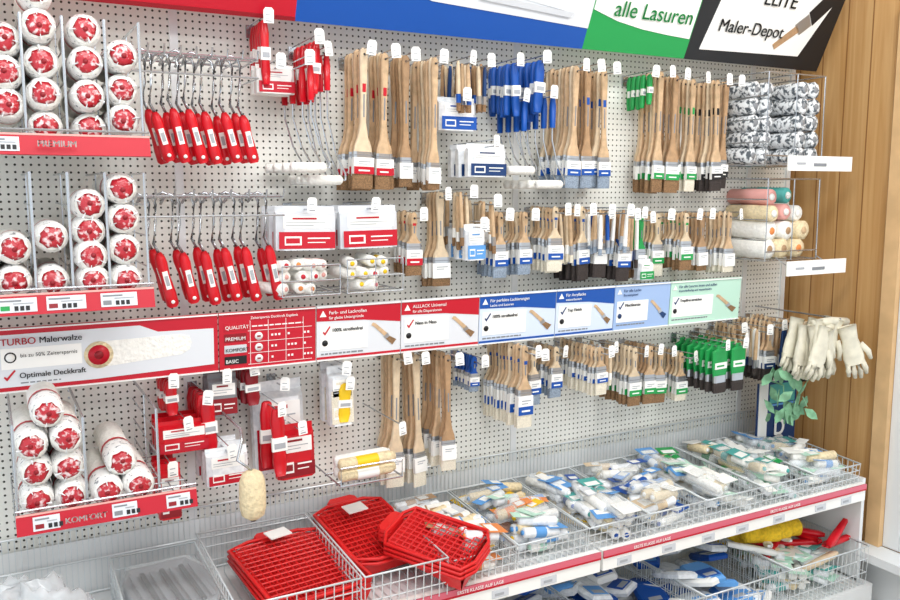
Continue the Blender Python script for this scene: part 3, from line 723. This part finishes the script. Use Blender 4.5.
# ------------------------------------------------------------ red paint trays
def redtray(s,W=.2,L=.27,nx=14,ny=18):
    D=.045
    def zz(v): return -.004-(D-.008)*(v) if v<.72 else -D+.004
    path=[(-W/2,0,0),(-W/2*.55,.018,.002),(W/2*.55,.018,.002),(W/2,0,0),(W/2,-L*.5,0),(W/2,-L,0),(W/2*.5,-L-.02,0),(-W/2*.5,-L-.02,0),(-W/2,-L,0),(-W/2,-L*.5,0)]
    s.tube(path,.005,"trayred",8,closed=True)
    def quad(a,b,c,d): s.add([a,b,c,d],[(0,1,2,3)],"trayred")
    f=.9;n=10
    for k in range(n):
        v0=k/n;v1=(k+1)/n
        quad((-W/2*f,-L*v0,zz(v0)),(W/2*f,-L*v0,zz(v0)),(W/2*f,-L*v1,zz(v1)),(-W/2*f,-L*v1,zz(v1)))
        for sg in (-1,1): quad((sg*W/2,-L*v0,0),(sg*W/2,-L*v1,0),(sg*W/2*f,-L*v1,zz(v1)),(sg*W/2*f,-L*v0,zz(v0)))
    quad((-W/2,-L-.01,0),(W/2,-L-.01,0),(W/2*f,-L,-D),(-W/2*f,-L,-D))
    h=.013
    for i in range(nx+1):
        x=-W/2*f+W*f*i/nx;s.tube([(x,-L*.03,zz(.03)+h),(x,-L*.97,-.012)],.0019,"trayred",4)
    for j in range(ny+1):
        v=.03+.94*j/ny;z=(zz(.03)+h)+(-.012-zz(.03)-h)*(v-.03)/.94
        s.tube([(-W/2*f,-L*v,z),(W/2*f,-L*v,z)],.0019,"trayred",4)
    s.loft([(0,.03,-.004,.045,.02),(0,.03,.004,.042,.017)],"trayred")
s=MB()
for k in range(3):
    at(s,.61,-.15,.675+k*.013,rz=.10+k*.01,rx=.10);redtray(s,.25,.27,12,14)
at(s,.61,-.17,.725,rz=.25,rx=.1);s.box(-.03,.03,-.02,.02,0,.003,"paper")
s.M=Matrix.Identity(4);s.obj("red_paint_tray_pile")
s=MB()
for k in range(2):
    at(s,.835,-.09,.715+k*.013,rz=.15,rx=.22);redtray(s,.21,.22,11,12)
for k in range(3):
    at(s,.905,-.28,.705+k*.012,rz=.65,rx=.14,ry=-.22);redtray(s,.17,.21,9,11)
at(s,.83,-.15,.745,rz=.2,rx=.2);s.box(-.03,.03,-.02,.02,0,.003,"paper")
s.M=Matrix.Identity(4);s.obj("red_paint_tray_pile")
# wrapped grey trays bottom-left and film bag
s=MB()
for k in range(4):
    at(s,.33,-.24,.612+.018*k,rz=-.05+.04*k)
    s.loft([(0,-.0,0,.085,.12),(0,0,.016,.095,.135),(0,0,.016,.089,.128),(0,0,.006,.075,.11)],"grey")
    for q in range(7): s.box(-.07+.023*q,-.06+.023*q,-.1,.1,.008,.0165,"black" if q%2 else "textgrey")
at(s,.33,-.24,.612,rz=.03)
s.loft([(0,0,-.002,.1,.14),(0,0,.072,.100,.142),(0,0,.080,.092,.13)],"film")
s.M=Matrix.Identity(4);basket(s,.22,.425,-.06,-.42,.603,.70,.68,.022)
s.obj("wrapped_tray_stack")
s=MB();vs=[];n=28
for i in range(n+1):
    for j in range(n):
        a=2*pi*j/n;ph=pi*.5*i/n;cp=max(0.0001,cos(ph))**.6
        rr=1+U(-.02,.02)+.06*sin(a*5+i*.5)+.03*sin(a*9-i*.9);vs.append((.02+.15*cos(a)*cp*rr,-.40+.12*sin(a)*cp*rr,.60+.215*sin(ph)*rr))
s.add(vs,[(i*n+j,i*n+(j+1)%n,(i+1)*n+(j+1)%n,(i+1)*n+j) for i in range(n) for j in range(n)],"filmbag",True)
for k in range(3): s.loft([(-.02+.05*k,-.38,.602,.035,.05),(-.02+.05*k,-.38,.72,.03,.045)],["frost","paper","ltgrey"][k])
s.obj("clear_plastic_bag")
# ------------------------------------------------------------ camera, lights
al=radians(28.7);th=atan(112/850)
cd=bpy.data.cameras.new("camera");co=bpy.data.objects.new("camera",cd);C.objects.link(co)
co.location=(0,-2.2,1.6);co.rotation_euler=(pi/2-th,0,-al);cd.sensor_width=36;cd.lens=34;cd.clip_start=.01
bpy.context.scene.camera=co
def area(name,loc,size,power,col=(1,1,1),rot=(0,0,0),sy=None):
    l=bpy.data.lights.new(name,'AREA');l.energy=power;l.size=size;l.color=col
    if sy: l.shape='RECTANGLE';l.size_y=sy
    o=bpy.data.objects.new(name,l);C.objects.link(o);o.location=loc;o.rotation_euler=rot;return o
area("ceiling_light_panel",(.4,-1.3,ZC-.03),1.2,26,(.98,.99,1),(.5,0,0),.5)
area("ceiling_light_panel",(2.0,-1.3,ZC-.03),1.2,29,(.97,.99,1),(.5,0,0),.5)
area("ceiling_light_panel",(.8,-3.0,ZC-.03),2.0,48,(.98,.99,1),(.3,0,0),.8)
w=bpy.data.worlds.new("world");bpy.context.scene.world=w;w.use_nodes=True
w.node_tree.nodes["Background"].inputs[0].default_value=(.86,.93,1,1);w.node_tree.nodes["Background"].inputs[1].default_value=1.4
bpy.context.scene.view_settings.view_transform='Standard'
